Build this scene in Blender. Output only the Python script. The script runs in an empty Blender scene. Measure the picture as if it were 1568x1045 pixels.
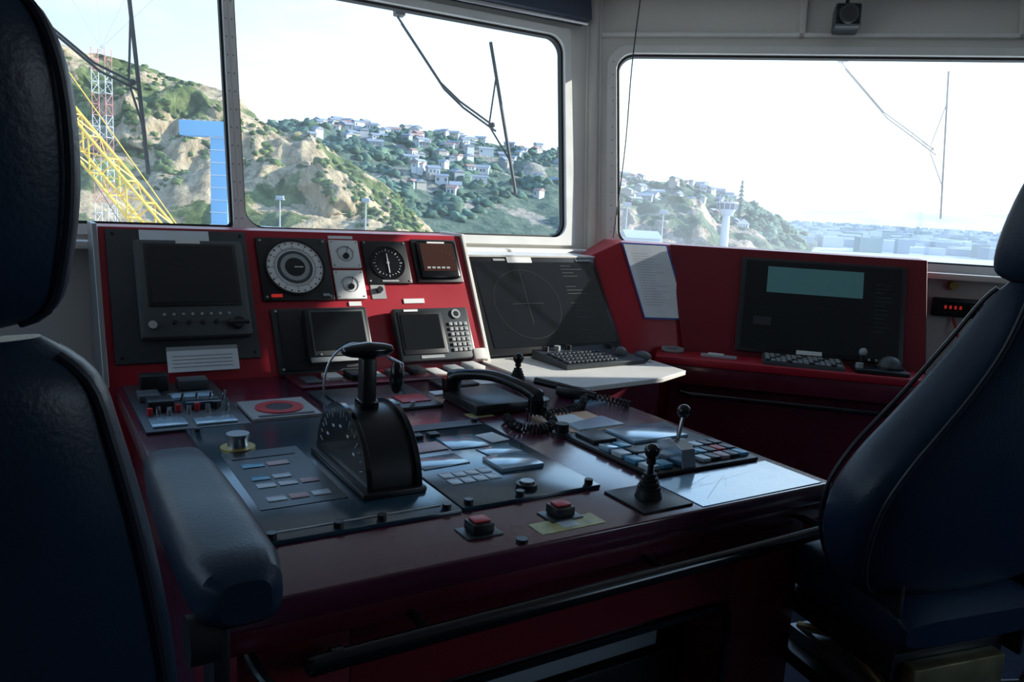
import bpy, bmesh, math, random
from mathutils import Vector, Matrix, noise
random.seed(7)
sc=bpy.context.scene
rad=math.radians
# ------------------------------------------------------------------ frames
a=rad(31.65)
U=Vector((math.cos(a),math.sin(a),0));V=Vector((-math.sin(a),math.cos(a),0));Z=Vector((0,0,1))
b_=a-rad(45)
W=Vector((math.cos(b_),math.sin(b_),0));X=Vector((-math.sin(b_),math.cos(b_),0))
O=Vector((.83,1.93,0))
def frame(o,x,y):
    z=x.cross(y).normalized()
    m=Matrix.Identity(4)
    for i in range(3):
        m[i][0]=x[i];m[i][1]=y[i];m[i][2]=z[i];m[i][3]=o[i]
    return m
MD=frame(O,U,V)                                   # main console frame, z = real height
DT=MD@Matrix.Translation((0,0,.85))               # desk-top frame
S1=(V*.29+Z*.5).normalized();MP1=frame(O+V*1.59+Z*.85,U,S1)
S2=(V*.26+Z*.385).normalized();MP2=frame(O+V*1.63+Z*.87,U,S2)
RO=Vector((.67,3.54,0));MR=frame(RO,W,X);RT=MR@Matrix.Translation((0,0,.86))
S3=(X*.18+Z*.46).normalized();MP3=frame(RO+X*.2+Z*.88,W,S3)
LEAN=rad(12)
SL=V*math.sin(LEAN)+Z*math.cos(LEAN);ML=frame(O+V*2.2+Z*1.3,U,SL)
CP=Vector((.39,4.25,0))
SR=X*math.sin(LEAN)+Z*math.cos(LEAN);MRW=frame(CP+Z*1.3,W,SR)
# ------------------------------------------------------------------ materials
def mat(n,c,r=.5,m=0.,bump=0.,bs=200.,var=0.,vs=6.,em=None,es=0.,coat=0.,spec=.5):
    M=bpy.data.materials.new(n);M.use_nodes=True;nt=M.node_tree;p=nt.nodes['Principled BSDF']
    p.inputs['Base Color'].default_value=(*c,1);p.inputs['Roughness'].default_value=r;p.inputs['Metallic'].default_value=m
    p.inputs['Specular IOR Level'].default_value=spec
    if coat:p.inputs['Coat Weight'].default_value=coat;p.inputs['Coat Roughness'].default_value=.16
    if em:p.inputs['Emission Color'].default_value=(*em,1);p.inputs['Emission Strength'].default_value=es
    tc=nt.nodes.new('ShaderNodeTexCoord')
    if var>0:
        no=nt.nodes.new('ShaderNodeTexNoise');no.inputs['Scale'].default_value=vs;no.inputs['Detail'].default_value=6
        nt.links.new(tc.outputs['Object'],no.inputs['Vector'])
        rp=nt.nodes.new('ShaderNodeValToRGB');rp.color_ramp.elements[0].position=.3;rp.color_ramp.elements[1].position=.7
        rp.color_ramp.elements[0].color=(*[max(0,x*(1-var)) for x in c],1);rp.color_ramp.elements[1].color=(*[min(1,x*(1+var)) for x in c],1)
        nt.links.new(no.outputs['Fac'],rp.inputs[0]);nt.links.new(rp.outputs[0],p.inputs['Base Color'])
        mr=nt.nodes.new('ShaderNodeMapRange');mr.inputs[3].default_value=max(.03,r-.1);mr.inputs[4].default_value=min(1,r+.12)
        nt.links.new(no.outputs['Fac'],mr.inputs[0]);nt.links.new(mr.outputs[0],p.inputs['Roughness'])
    if bump>0:
        n2=nt.nodes.new('ShaderNodeTexNoise');n2.inputs['Scale'].default_value=bs;n2.inputs['Detail'].default_value=3
        nt.links.new(tc.outputs['Object'],n2.inputs['Vector'])
        bp=nt.nodes.new('ShaderNodeBump');bp.inputs['Strength'].default_value=bump;bp.inputs['Distance'].default_value=.002
        nt.links.new(n2.outputs['Fac'],bp.inputs['Height']);nt.links.new(bp.outputs[0],p.inputs['Normal'])
    return M
RED=mat('red_laminate',(.38,.01,.025),.38,bump=.08,bs=400,var=.12,vs=3)
RED2=mat('red_laminate_shaded',(.17,.007,.016),.4,bump=.08,bs=400,var=.12,vs=3)  # red laminate with the shade put into its colour, for shadowed console faces
DRED=mat('dark_red_laminate',(.12,.010,.024),.28,bump=.06,bs=500,var=.2,vs=4,coat=.5)
DESK=mat('desk_top_laminate',(.10,.016,.045),.24,bump=.05,bs=500,var=.25,vs=4,coat=1.)
BLK=mat('black_plastic',(.012,.013,.016),.38,bump=.05,bs=600,var=.1)
BLKG=mat('black_gloss',(.007,.008,.010),.16)
RUB=mat('black_rubber',(.01,.01,.011),.6)
SLATE=mat('slate_panel',(.016,.055,.09),.2,var=.15,vs=5,coat=.8)
GREY=mat('grey_housing',(.07,.08,.085),.42,var=.1)
GREYD=mat('dark_grey_panel',(.028,.036,.042),.36,var=.1)
GREYL=mat('light_grey',(.35,.37,.38),.5)
WHT=mat('white_label',(.8,.81,.8),.5)
PAPER=mat('paper',(.78,.83,.88),.6,var=.06,vs=10)
INK=mat('ink',(.08,.09,.1),.6)
SCR=mat('screen_glass',(.008,.01,.012),.06,coat=.3)
SCRB=mat('radar_screen',(.010,.012,.015),.12)
SCRL=mat('screen_trace',(.03,.035,.04),.4)
TEAL=mat('screen_teal',(.03,.09,.1),.3,em=(.2,.55,.62),es=.07)
CHR=mat('chrome',(.6,.62,.65),.2,1.)
MET=mat('brushed_metal',(.35,.36,.37),.38,.9)
BRS=mat('brass_ring',(.45,.35,.1),.4,.5)
BTNW=mat('button_white',(.66,.76,.84),.3);BTNB=mat('button_blue',(.12,.40,.62),.3);BTNR=mat('button_red',(.55,.03,.04),.4)
BTNP=mat('button_pink',(.65,.46,.5),.45);BTND=mat('button_dark',(.03,.035,.045),.4)
CARD=mat('laminated_card',(.38,.62,.82),.13,var=.08,vs=15,coat=1.);CHART=mat('laminated_chart',(.34,.58,.80),.13,var=.25,vs=18,coat=1.)
YEL=mat('yellow_label',(.5,.46,.2),.4,var=.3,vs=40);TAN=mat('wood_board',(.75,.45,.27),.3,var=.2,vs=12)
REDE=mat('red_led',(.4,.02,.02),.4,em=(1,.05,.03),es=.25)
CREAM=mat('cream_counter',(.72,.70,.65),.4,var=.05)
WALLM=mat('bulkhead_paint',(.62,.61,.57),.5,var=.05,vs=2)
FRM=mat('window_frame_aluminium',(.68,.69,.68),.42,.1,var=.06)
CEIL=mat('ceiling_panel',(.5,.5,.5),.6,var=.04)
WAFT=mat('aft_bulkhead_panelling',(.20,.20,.21),.7,var=.1,vs=3)
FLOOR=mat('floor_carpet',(.014,.028,.06),.85,bump=.4,bs=300,var=.3,vs=30)
NAVY=mat('navy_blind',(.02,.03,.055),.7,var=.1)
LEA=mat('navy_leather',(.010,.026,.055),.38,bump=.3,bs=160,var=.15,vs=8,spec=.4)
PIPE=mat('leather_piping',(.008,.014,.026),.45)
BLUE=mat('blue_sleeve',(.03,.1,.4),.4)
GOLD=mat('brass_bracket',(.5,.4,.2),.35,.8,var=.2,vs=20)
# ------------------------------------------------------------------ builder
class B:
    def __init__(s,name,M=Matrix.Identity(4)):
        s.n=name;s.bm=bmesh.new();s.m=[];s.M=M
    def mi(s,m):
        if m not in s.m:s.m.append(m)
        return s.m.index(m)
    def add(s,t,m,T=None,sm=True):
        if T is not None:bmesh.ops.transform(t,matrix=T,verts=t.verts)
        i=s.mi(m)
        for f in t.faces:f.material_index=i;f.smooth=sm
        me=bpy.data.meshes.new('t');t.to_mesh(me);t.free();s.bm.from_mesh(me);bpy.data.meshes.remove(me)
    def box(s,x0,x1,y0,y1,z0,z1,m,bev=0,T=None,seg=2):
        t=bmesh.new();bmesh.ops.create_cube(t,size=1)
        for v in t.verts:
            v.co=Vector((x0+(x1-x0)*(v.co.x+.5),y0+(y1-y0)*(v.co.y+.5),z0+(z1-z0)*(v.co.z+.5)))
        if bev:bmesh.ops.bevel(t,geom=t.edges[:],offset=bev,segments=seg,affect='EDGES',profile=.5)
        s.add(t,m,T)
    def cyl(s,p,r,h,m,ax='z',r2=None,seg=24,T=None):
        t=bmesh.new();bmesh.ops.create_cone(t,cap_ends=True,segments=seg,radius1=r,radius2=r if r2 is None else r2,depth=h)
        bmesh.ops.translate(t,verts=t.verts,vec=(0,0,h/2))
        R=Matrix.Identity(4)
        if ax=='x':R=Matrix.Rotation(rad(90),4,'Y')
        if ax=='y':R=Matrix.Rotation(rad(-90),4,'X')
        bmesh.ops.transform(t,matrix=Matrix.Translation(p)@R,verts=t.verts);s.add(t,m,T)
    def sph(s,p,r,m,sc=(1,1,1),T=None,seg=16):
        t=bmesh.new();bmesh.ops.create_uvsphere(t,u_segments=seg,v_segments=seg//2+2,radius=r)
        bmesh.ops.transform(t,matrix=Matrix.Translation(p)@Matrix.Diagonal((*sc,1)),verts=t.verts);s.add(t,m,T)
    def prism(s,poly,z0,z1,m,T=None):
        t=bmesh.new();n=len(poly)
        lo=[t.verts.new((x,y,z0)) for x,y in poly];hi=[t.verts.new((x,y,z1)) for x,y in poly]
        t.faces.new(lo[::-1]);t.faces.new(hi)
        for i in range(n):t.faces.new((lo[i],lo[(i+1)%n],hi[(i+1)%n],hi[i]))
        bmesh.ops.recalc_face_normals(t,faces=t.faces);s.add(t,m,T)
    def exu(s,poly,x0,x1,m):      # polygon in (y,z) extruded along x
        s.prism(poly,x0,x1,m,Matrix(((0,0,1,0),(1,0,0,0),(0,1,0,0),(0,0,0,1))))
    def ring(s,p,r0,r1,h,m,seg=48,T=None):
        t=bmesh.new();rows=[]
        for i in range(seg):
            c,n=math.cos(2*math.pi*i/seg),math.sin(2*math.pi*i/seg)
            rows.append([t.verts.new((p[0]+r*c,p[1]+r*n,p[2]+z)) for r,z in((r0,0),(r0,h),(r1,h),(r1,0))])
        for i in range(seg):
            A,C=rows[i],rows[(i+1)%seg]
            for k in range(4):t.faces.new((A[k],C[k],C[(k+1)%4],A[(k+1)%4]))
        bmesh.ops.recalc_face_normals(t,faces=t.faces);s.add(t,m,T)
    def tube(s,pts,r,m,seg=10,T=None,cyc=False):
        t=bmesh.new();pts=[Vector(p) for p in pts];n=len(pts);rs=r if hasattr(r,'__len__') else [r]*n
        rows=[];up=None
        for i,p in enumerate(pts):
            if cyc:d=pts[(i+1)%n]-pts[i-1]
            else:d=pts[min(i+1,n-1)]-pts[max(i-1,0)]
            d.normalize()
            if up is None:
                up=d.orthogonal().normalized()
            else:
                up=(up-d*up.dot(d))
                up=up.normalized() if up.length>1e-6 else d.orthogonal().normalized()
            w=d.cross(up)
            rows.append([t.verts.new(p+(up*math.cos(2*math.pi*k/seg)+w*math.sin(2*math.pi*k/seg))*rs[i]) for k in range(seg)])
        for i in range(n if cyc else n-1):
            A,C=rows[i],rows[(i+1)%n]
            for k in range(seg):t.faces.new((A[k],A[(k+1)%seg],C[(k+1)%seg],C[k]))
        if not cyc:
            t.faces.new(rows[0][::-1]);t.faces.new(rows[-1])
        s.add(t,m,T)
    def loft(s,secs,m,T=None):
        t=bmesh.new();rows=[[t.verts.new(p) for p in r] for r in secs];n=len(rows[0])
        for i in range(len(rows)-1):
            for k in range(n):t.faces.new((rows[i][k],rows[i][(k+1)%n],rows[i+1][(k+1)%n],rows[i+1][k]))
        t.faces.new(rows[0][::-1]);t.faces.new(rows[-1])
        bmesh.ops.recalc_face_normals(t,faces=t.faces);s.add(t,m,T)
    def poly(s,pts,faces,m,T=None):
        t=bmesh.new();v=[t.verts.new(p) for p in pts]
        for f in faces:t.faces.new([v[i] for i in f])
        bmesh.ops.recalc_face_normals(t,faces=t.faces);s.add(t,m,T)
    def done(s,bev=0,sub=0,ang=35):
        me=bpy.data.meshes.new(s.n);s.bm.to_mesh(me);s.bm.free()
        for m in s.m:me.materials.append(m)
        try:me.set_sharp_from_angle(angle=rad(ang))
        except Exception:pass
        o=bpy.data.objects.new(s.n,me);sc.collection.objects.link(o);o.matrix_world=s.M
        if bev:
            k=o.modifiers.new('b','BEVEL');k.width=bev;k.segments=2;k.limit_method='ANGLE';k.angle_limit=rad(40)
        if sub:
            k=o.modifiers.new('s','SUBSURF');k.levels=sub;k.render_levels=sub
        return o
def smooth(pts,n=6):
    P=[Vector(p) for p in pts];out=[]
    for i in range(len(P)-1):
        p0,p1,p2,p3=P[max(i-1,0)],P[i],P[i+1],P[min(i+2,len(P)-1)]
        for k in range(n):
            t=k/n;out.append(.5*((2*p1)+(p2-p0)*t+(2*p0-5*p1+4*p2-p3)*t*t+(3*p1-p0-3*p2+p3)*t**3))
    out.append(P[-1]);return out
def coil(pts,R,turns,seg=12):
    P=smooth(pts,20);n=len(P);out=[];tot=turns*seg
    for j in range(tot+1):
        f=j/tot*(n-1);i=min(int(f),n-2);p=P[i].lerp(P[i+1],f-i);d=(P[i+1]-P[i]).normalized()
        s1=d.cross(Vector((0,0,1)));s1=s1.normalized() if s1.length>1e-4 else Vector((1,0,0));s2=d.cross(s1)
        an=2*math.pi*j/seg;out.append(p+s1*R*math.cos(an)+s2*R*math.sin(an))
    return out
def rrect(x0,x1,y0,y1,r,n=8,xt0=None,xt1=None):
    # rounded quad; xt0/xt1 : x at the top
    xt0=x0 if xt0 is None else xt0;xt1=x1 if xt1 is None else xt1
    c=[(x0,y0,180),(x1,y0,270),(xt1,y1,0),(xt0,y1,90)];out=[]
    sg=[(1,1),(-1,1),(-1,-1),(1,-1)]
    for (x,y,a0),(sx,sy) in zip(c,sg):
        cx,cy=x+sx*r,y+sy*r
        for i in range(n+1):
            t=rad(a0+90*i/n);out.append((cx+r*math.cos(t),cy+r*math.sin(t)))
    return out
def sheet(name,loops,M,th,m,zc=0,bev=0):
    cu=bpy.data.curves.new(name,'CURVE');cu.dimensions='2D';cu.fill_mode='BOTH';cu.extrude=th/2;cu.bevel_depth=bev
    for L in loops:
        sp=cu.splines.new('POLY');sp.points.add(len(L)-1);sp.use_cyclic_u=True
        for i,(x,y) in enumerate(L):sp.points[i].co=(x,y,0,1)
    o=bpy.data.objects.new(name+'_c',cu);sc.collection.objects.link(o)
    dg=bpy.context.evaluated_depsgraph_get();me=bpy.data.meshes.new_from_object(o.evaluated_get(dg));bpy.data.objects.remove(o)
    me.name=name;me.materials.clear();me.materials.append(m)
    o=bpy.data.objects.new(name,me);sc.collection.objects.link(o);o.matrix_world=M@Matrix.Translation((0,0,zc));return o
def child(o,p):
    w=o.matrix_world.copy();o.parent=p;o.matrix_parent_inverse=p.matrix_world.inverted();o.matrix_world=w
# ------------------------------------------------------------------ room shell
t22=math.tan(rad(22.5))*math.sin(LEAN)
top=1.36
def glassmat(n,haze):
    # clear pane with an added translucent veil, standing in for outdoor haze
    g=bpy.data.materials.new(n);g.use_nodes=True;nt=g.node_tree;nt.nodes.clear();N=nt.nodes.new;L=nt.links.new
    o_=N('ShaderNodeOutputMaterial');mx=N('ShaderNodeMixShader');m2=N('ShaderNodeMixShader');tr=N('ShaderNodeBsdfTransparent');gl=N('ShaderNodeBsdfGlossy');tl=N('ShaderNodeBsdfTranslucent')
    tr.inputs[0].default_value=(.96,.99,1,1);gl.inputs['Roughness'].default_value=.02;mx.inputs[0].default_value=.03;tl.inputs[0].default_value=(.95,.98,1,1)
    tc=N('ShaderNodeTexCoord');no=N('ShaderNodeTexNoise');no.inputs['Scale'].default_value=1.5;no.inputs['Detail'].default_value=5;mr=N('ShaderNodeMapRange')
    mr.inputs[1].default_value=.3;mr.inputs[2].default_value=.7;mr.inputs[3].default_value=haze*.6;mr.inputs[4].default_value=haze*1.4
    L(tc.outputs['Object'],no.inputs['Vector']);L(no.outputs['Fac'],mr.inputs[0]);L(mr.outputs[0],m2.inputs[0])
    L(tr.outputs[0],m2.inputs[1]);L(tl.outputs[0],m2.inputs[2]);L(m2.outputs[0],mx.inputs[1]);L(gl.outputs[0],mx.inputs[2]);L(mx.outputs[0],o_.inputs[0]);return g
GLASS=glassmat('window_glass',.07);GLASS2=glassmat('window_glass_veil',.13)
W1=rrect(-2.75,-.99,.04,1.10,.02);W2=rrect(-.94,.68,.04,1.10,.085,xt1=.73)
W3=rrect(.13,2.8,.02,1.04,.085,xt0=.045)
sheet('wall_forward_port',[[(-3.0,-.03),(.84,-.03),(.84+t22*top,top),(-3.0,top)],W1,W2],ML,.05,WALLM,zc=-.03)
sheet('wall_forward_starboard',[[(0,-.03),(3.2,-.03),(3.2,top),(-t22*top,top)],W3],MRW,.05,WALLM,zc=-.03)
def window(name,M,outer,inner,glass,riv,gm_=None):
    f=sheet(name,[outer,inner],M,.022,FRM,zc=.006)
    gk=sheet('gasket',[inner,glass],M,.03,RUB,zc=-.02);child(gk,f)
    p=sheet('pane',[glass],M,.0,gm_ or GLASS,zc=-.035);child(p,f)
    b=B('rivets',M)
    for x,y in riv:b.cyl((x,y,.015),.004,.004,GREYL,seg=8)
    r=b.done();child(r,f)
    return f
rv=[(-.953,.08+i*.075) for i in range(14)]
window('window_1',ML,rrect(-2.80,-.966,.0,1.14,.03),rrect(-2.75,-.985,.04,1.10,.02),rrect(-2.73,-.995,.055,1.085,.02),[(-.976,.08+i*.075) for i in range(14)])
window('window_2',ML,rrect(-.965,.725,.0,1.14,.02,xt1=.775),rrect(-.94,.68,.04,1.10,.085,xt1=.73),rrect(-.932,.668,.052,1.088,.075,xt1=.718),rv)
window('window_3',MRW,rrect(.075,2.85,-.02,1.08,.11,xt0=-.005),rrect(.13,2.8,.02,1.04,.085,xt0=.045),rrect(.142,2.79,.032,1.028,.075,xt0=.057),[(.1-.08*i/14,.08+i*.07) for i in range(14)],GLASS2)
# lower bulkheads
b=B('wall_forward_lower',MD);b.box(-3.0,.86,2.2,2.27,0,1.28,WALLM);b.done()
b=B('wall_forward_lower_starboard',frame(CP,W,X));b.box(-.03,3.2,0,.07,0,1.28,WALLM);b.done()
b=B('trim_1',MD);b.box(-3.0,.80,2.09,2.22,1.255,1.285,CREAM,bev=.005);b.done()
b=B('trim_2',frame(CP,W,X));b.box(.05,3.2,-.10,.01,1.255,1.285,CREAM,bev=.005);b.done()
# corner post cover
b=B('trim_3',Matrix.Identity(4))
pin=(-(V+X)).normalized()
c0=CP+Z*1.25+pin*.02;up=(V+X).normalized()*(math.sin(LEAN)/math.cos(rad(22.5)))+Z*math.cos(LEAN)
for dx in(-.035,.035):
    sd=(U+W).normalized()*dx
    b.tube([c0+sd,c0+sd+up*1.42],.012,FRM)
b.tube([c0,c0+up*1.42],.03,WALLM,seg=12);b.done()
Lend=O+U*-3+V*2.2;Rend=CP+W*3.2
def wallbox(name,x0,x1,y0,y1,z0=0,z1=2.62,hole=None,m=WALLM):
    b=B(name)
    if not hole:b.box(x0,x1,y0,y1,z0,z1,m);return b.done()
    h0,h1,k0,k1=hole
    b.box(x0,x1,y0,y1,z0,k0,m);b.box(x0,x1,y0,y1,k1,z1,m);b.box(x0,x1,y0,h0,k0,k1,m);b.box(x0,x1,h1,y1,k0,k1,m);return b.done()
wallbox('wall_port',Lend.x-.06,Lend.x,-2.5,Lend.y+.02,hole=(-.9,2.0,1.1,2.35),m=WAFT)
wallbox('wall_starboard',Rend.x,Rend.x+.06,-2.5,Rend.y+.3,hole=(.0,1.4,1.2,2.3),m=WAFT)
wallbox('wall_aft',Lend.x,Rend.x,-2.56,-2.5,m=WAFT)
b=B('floor');b.prism([(-2.94,-2.56),(3.56,-2.56),(3.56,3.6),(.40,4.32),(-2.94,2.32)],-.05,0,FLOOR);b.done()
ov=.32
b=B('ceiling');b.prism([(-2.94,-2.56),(3.56,-2.56),(3.62,3.6+ov),(.39-.07,4.29+ov),(-2.94-.1,2.3+ov)],2.615,2.67,CEIL);b.done()
b=B('roller_blind',ML);b.box(-2.9,.86,1.17,1.30,.0,.10,NAVY,bev=.01);b.tube([(-2.9,1.165,.06),(.85,1.165,.06)],.012,MET);b.done()
b=B('trim_4',MRW);b.box(-.05,3.1,1.13,1.15,-.005,.02,FRM,bev=.003)
for w in(.95,1.95):b.box(w,w+.03,1.13,1.32,-.005,.02,WALLM,bev=.003)
b.done()
b=B('floodlight',MRW)
b.box(1.10,1.22,1.13,1.25,.03,.14,GREYD,bev=.012);b.cyl((1.16,1.18,.14),.045,.03,BLK);b.ring((1.16,1.18,.165),.035,.045,.006,GREYD)
for i in range(9):b.box(1.105,1.215,1.135+i*.012,1.14+i*.012,.14,.15,BLK)
b.tube([(1.16,1.25,.08),(1.16,1.30,.08),(1.16,1.33,.03)],.01,BLK);b.done()
b=B('hanging_cord');b.tube(smooth([(.53,4.02,2.6),(.505,4.0,2.2),(.50,3.99,1.8),(.475,3.99,1.36)],8),.003,RUB,seg=6);b.done()
b=B('digital_speed_display',frame(CP+Z*1.12,W,Z))
b.box(1.68,1.90,-.045,.045,0,.03,BLK,bev=.006);b.box(1.70,1.88,-.028,.028,.03,.034,SCR)
for i in range(4):b.box(1.73+i*.022,1.74+i*.022,-.006,.010,.034,.036,REDE)
for i in range(3):b.box(1.845+i*.012,1.851+i*.012,-.02,.02,.034,.037,GREY)
b.done()
b=B('wall_conduit',frame(CP+Z*0,W,Z))
b.tube(smooth([(1.78,1.07,.015),(1.80,1.0,.04),(1.83,.9,.03),(1.84,.7,.015)],8),.006,BTNR);b.cyl((1.76,1.225,0),.02,.03,BRS);b.done()
# wipers (outside of the panes)
def wiper(M,arm,bl,m1,m2,k_=1):
    b=B('windshield_wiper',M);z=-.09
    P=[(x,y,z) for x,y in arm];Q=[(x+.018,y-.03,z) for x,y in arm]
    b.tube(P,.0055*k_,m1,seg=6);b.tube(Q,.0055*k_,m1,seg=6);b.box(arm[0][0]-.02,arm[0][0]+.03,arm[0][1]-.0,arm[0][1]+.04,-.1,-.06,m1,bev=.005)
    b.tube([(*bl[0],z+.01),(*bl[1],z+.01)],.009*k_,m2,seg=6)
    d=(Vector(bl[1])-Vector(bl[0]))
    k=Vector(bl[0])+d*.22;l=Vector(bl[0])+d*.78;e=Vector(arm[-1])
    b.tube([(k.x,k.y,z+.01),(e.x-.012,e.y,z-.015),(l.x,l.y,z+.01)],.005*k_,m1,seg=6);b.sph((e.x,e.y,z),.014*k_,m1);b.done()
wiper(ML,[(-1.95,1.17),(-1.66,.86),(-1.46,.69),(-1.325,.63)],[(-1.33,1.1),(-1.285,.26)],BLK,RUB)
wiper(ML,[(-.16,1.09),(.05,.80),(.15,.72),(.33,.62)],[(.34,1.04),(.44,.27)],BLK,RUB)
WG=mat('wiper_arm_glare',(.9,.9,.9),.5);WG2=mat('wiper_blade_glare',(.6,.6,.62),.5)  # wiper colours made pale to stand in for window glare
wiper(MRW,[(1.18,1.04),(1.40,.79),(1.55,.68),(1.64,.61)],[(1.68,1.0),(1.70,.26)],WG,WG2,.6)
# ------------------------------------------------------------------ main console
b=B('main_console',MD)
b.box(-1.49,0,0,1.62,.80,.85,DESK,bev=.006)
b.box(-1.48,-.01,.012,.06,.755,.80,DRED,bev=.003)
b.box(-1.45,-.03,.45,1.6,0.0,.80,DRED)                       # rear body
b.box(-.27,-.03,.05,.45,0,.80,RED2,bev=.003);b.box(-1.45,-1.25,.05,.45,0,.80,RED2,bev=.003)
b.box(-1.25,-.27,.05,.45,.575,.80,RED2);b.box(-1.25,-.27,.05,.45,0,.1,DRED)
b.box(-.035,-.028,.06,.44,.05,.78,BLK)
b.exu([(1.59,.85),(1.88,1.35),(2.08,1.35),(2.08,0),(1.59,0)],-1.51,-.11,RED)
b.exu([(1.575,.85),(1.865,1.36),(2.08,1.36),(2.08,.85)],-1.525,-1.508,MET)
b.exu([(1.58,.85),(1.87,1.36),(2.08,1.36),(2.08,.85)],-.11,-.095,CREAM)
# radar section
b.exu([(1.62,.85),(1.89,1.262),(2.08,1.262),(2.08,0),(1.62,0)],-.09,.62,BLK)
b.box(-.09,.62,1.87,2.09,1.262,1.272,CREAM)
b.prism([(-.14,1.62),(-.125,1.2),(-.09,1.05),(.40,1.09),(.60,1.17),(.62,1.62)],.838,.857,CREAM)
b.box(.0,.58,1.30,1.62,0,.838,DRED)
b.done(bev=.002)
sheet('console_recess_frame',[rrect(-1.24,-.275,.12,.57,.05),rrect(-1.225,-.29,.135,.555,.04)],frame(O+V*.045,U,Z),.012,BLKG)
b=B('equipment_drawer',MD)
b.box(-1.20,-.32,.16,.44,.12,.40,BLK,bev=.01);b.box(-1.0,-.42,.14,.165,.44,.50,GREYL,bev=.004);b.box(-1.22,-.30,.30,.44,.40,.55,BLKG,bev=.004)  # light-grey bar stands in for a whitish reflection in the recess
for i in range(12):b.box(-1.1+i*.022,-1.09+i*.022,.135,.16,.405,.43,GREYL)
b.done()
b=B('grab_rail',MD)
b.tube(smooth([(-1.31,.04,.70),(-1.33,-.04,.74),(-1.30,-.065,.757),(-.7,-.065,.76),(-.05,-.065,.765),(.03,-.06,.765),(.065,.0,.765),(.06,.06,.765)],8),.017,BLKG,seg=14)
for u in(-1.15,-.6,-.08):b.cyl((u,-.065,.76),.009,.12,BLK,ax='y',seg=12)
b.cyl((-1.325,-.06,.757),.019,.02,BLKG,ax='x');b.cyl((.035,-.07,.765),.021,.02,MET,ax='y')
b.tube(smooth([(-1.43,.04,.735),(-1.42,-.05,.73),(-1.36,-.07,.70),(-1.30,-.06,.66),(-1.28,.04,.62)],6),.010,BLK)
b.done()
# ------------------------------------------------------------------ instruments on the red panel (frame u,s,n)
def screws(b,x0,x1,y0,y1,z,m=BLKG,r=.005):
    for x in(x0,x1):
        for y in(y0,y1):b.cyl((x,y,z),r,.003,m,seg=10)
b=B('radar_monitor',MP1)
b.box(-1.485,-1.02,.07,.565,0,.012,GREYD,bev=.003);screws(b,-1.465,-1.04,.09,.545,.012)
b.box(-1.405,-1.045,.145,.51,.012,.05,GREY,bev=.012);b.box(-1.375,-1.072,.255,.49,.05,.056,BLK,bev=.002)
b.box(-1.362,-1.085,.268,.48,.056,.058,SCR)
for i in range(8):b.cyl((-1.33+i*.03,.225,.05),.005,.006,GREYL,seg=10)
for i in range(5):b.cyl((-1.30+i*.045,.195,.05),.007,.01,BLK,seg=12)
b.cyl((-1.37,.185,.05),.014,.018,CHR);b.cyl((-1.095,.185,.05),.02,.025,BLK);b.tube([(-1.13,.185,.07),(-1.06,.185,.07)],.008,BLK)
b.box(-1.38,-1.15,.515,.56,.012,.016,PAPER);b.box(-1.27,-1.19,.492,.508,.05,.053,WHT)
b.box(-1.33,-1.10,.03,.105,.012,.02,PAPER);b.box(-1.33,-1.10,.105,.12,.012,.019,GREYL)
for i in range(4):b.box(-1.315,-1.12,.045+i*.013,.047+i*.013,.02,.0204,GREY)
b.done()
b=B('gyrocompass_repeater',MP1)
b.box(-.985,-.715,.285,.545,0,.014,BLK,bev=.004);screws(b,-.97,-.73,.30,.53,.014,GREYL)
c=(-.853,.418)
b.ring((*c,.014),.068,.108,.006,WHT,seg=72);b.ring((*c,.014),.106,.114,.01,BLKG);b.cyl((*c,.014),.068,.004,GREY,seg=48);b.ring((*c,.018),.038,.055,.003,GREYL)
b.cyl((*c,.018),.038,.004,BLK);b.box(c[0]-.003,c[0]+.03,c[1]-.002,c[1]+.002,.022,.024,WHT)
for i in range(72):
    T=Matrix.Translation((*c,0))@Matrix.Rotation(2*math.pi*i/72,4,'Z');L=.018 if i%6==0 else .009
    b.box(.072,.072+L,-.001,.001,.0195,.021,INK,T=T)
    if i%3==0:b.box(.095,.101,-.003,.003,.0195,.021,INK,T=T)
b.box(-.955,-.915,.298,.31,.014,.018,REDE);b.box(-.76,-.735,.30,.31,.014,.018,GREYL);b.done()
for k,(s0,s1) in enumerate(((.42,.54),(.288,.41))):
    b=B('rudder_angle_gauge',MP1);b.box(-.705,-.585,s0,s1,0,.014,WHT,bev=.004);c=(-.645,(s0+s1)/2)
    b.ring((*c,.014),.03,.033,.002,GREYL);b.cyl((c[0],c[1]-.012,.014),.012,.01,BLK,seg=16);b.tube([(c[0],c[1]-.01,.02),(c[0]+.012,c[1]+.03,.02)],.0015,INK,seg=6)
    for i in range(11):
        T=Matrix.Translation((c[0],c[1]-.012,0))@Matrix.Rotation(rad(30+12*i),4,'Z');b.box(.038,.045,-.0008,.0008,.014,.0155,INK,T=T)
    screws(b,-.695,-.595,s0+.01,s1-.01,.014,GREYL,.003)
    b.done()
b=B('wind_indicator_gauge',MP1)
b.box(-.57,-.38,.352,.54,0,.014,BLK,bev=.004);c=(-.475,.44);b.ring((*c,.014),.07,.074,.004,BLKG)
b.cyl((*c,.014),.07,.002,BLKG,seg=48)
for i in range(24):
    T=Matrix.Translation((*c,0))@Matrix.Rotation(2*math.pi*i/24,4,'Z');b.box(.052,.062 if i%3==0 else .056,-.001,.001,.016,.0175,WHT,T=T)
b.tube([(c[0],c[1]-.045,.02),(c[0],c[1]+.04,.02)],.0022,WHT,seg=6);b.cyl((*c,.016),.006,.006,GREYL);screws(b,-.56,-.39,.362,.53,.014,GREYL,.004)
b.box(-.51,-.44,.358,.366,.014,.016,GREYL);b.done()
b=B('rate_of_turn_indicator',MP1)
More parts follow.
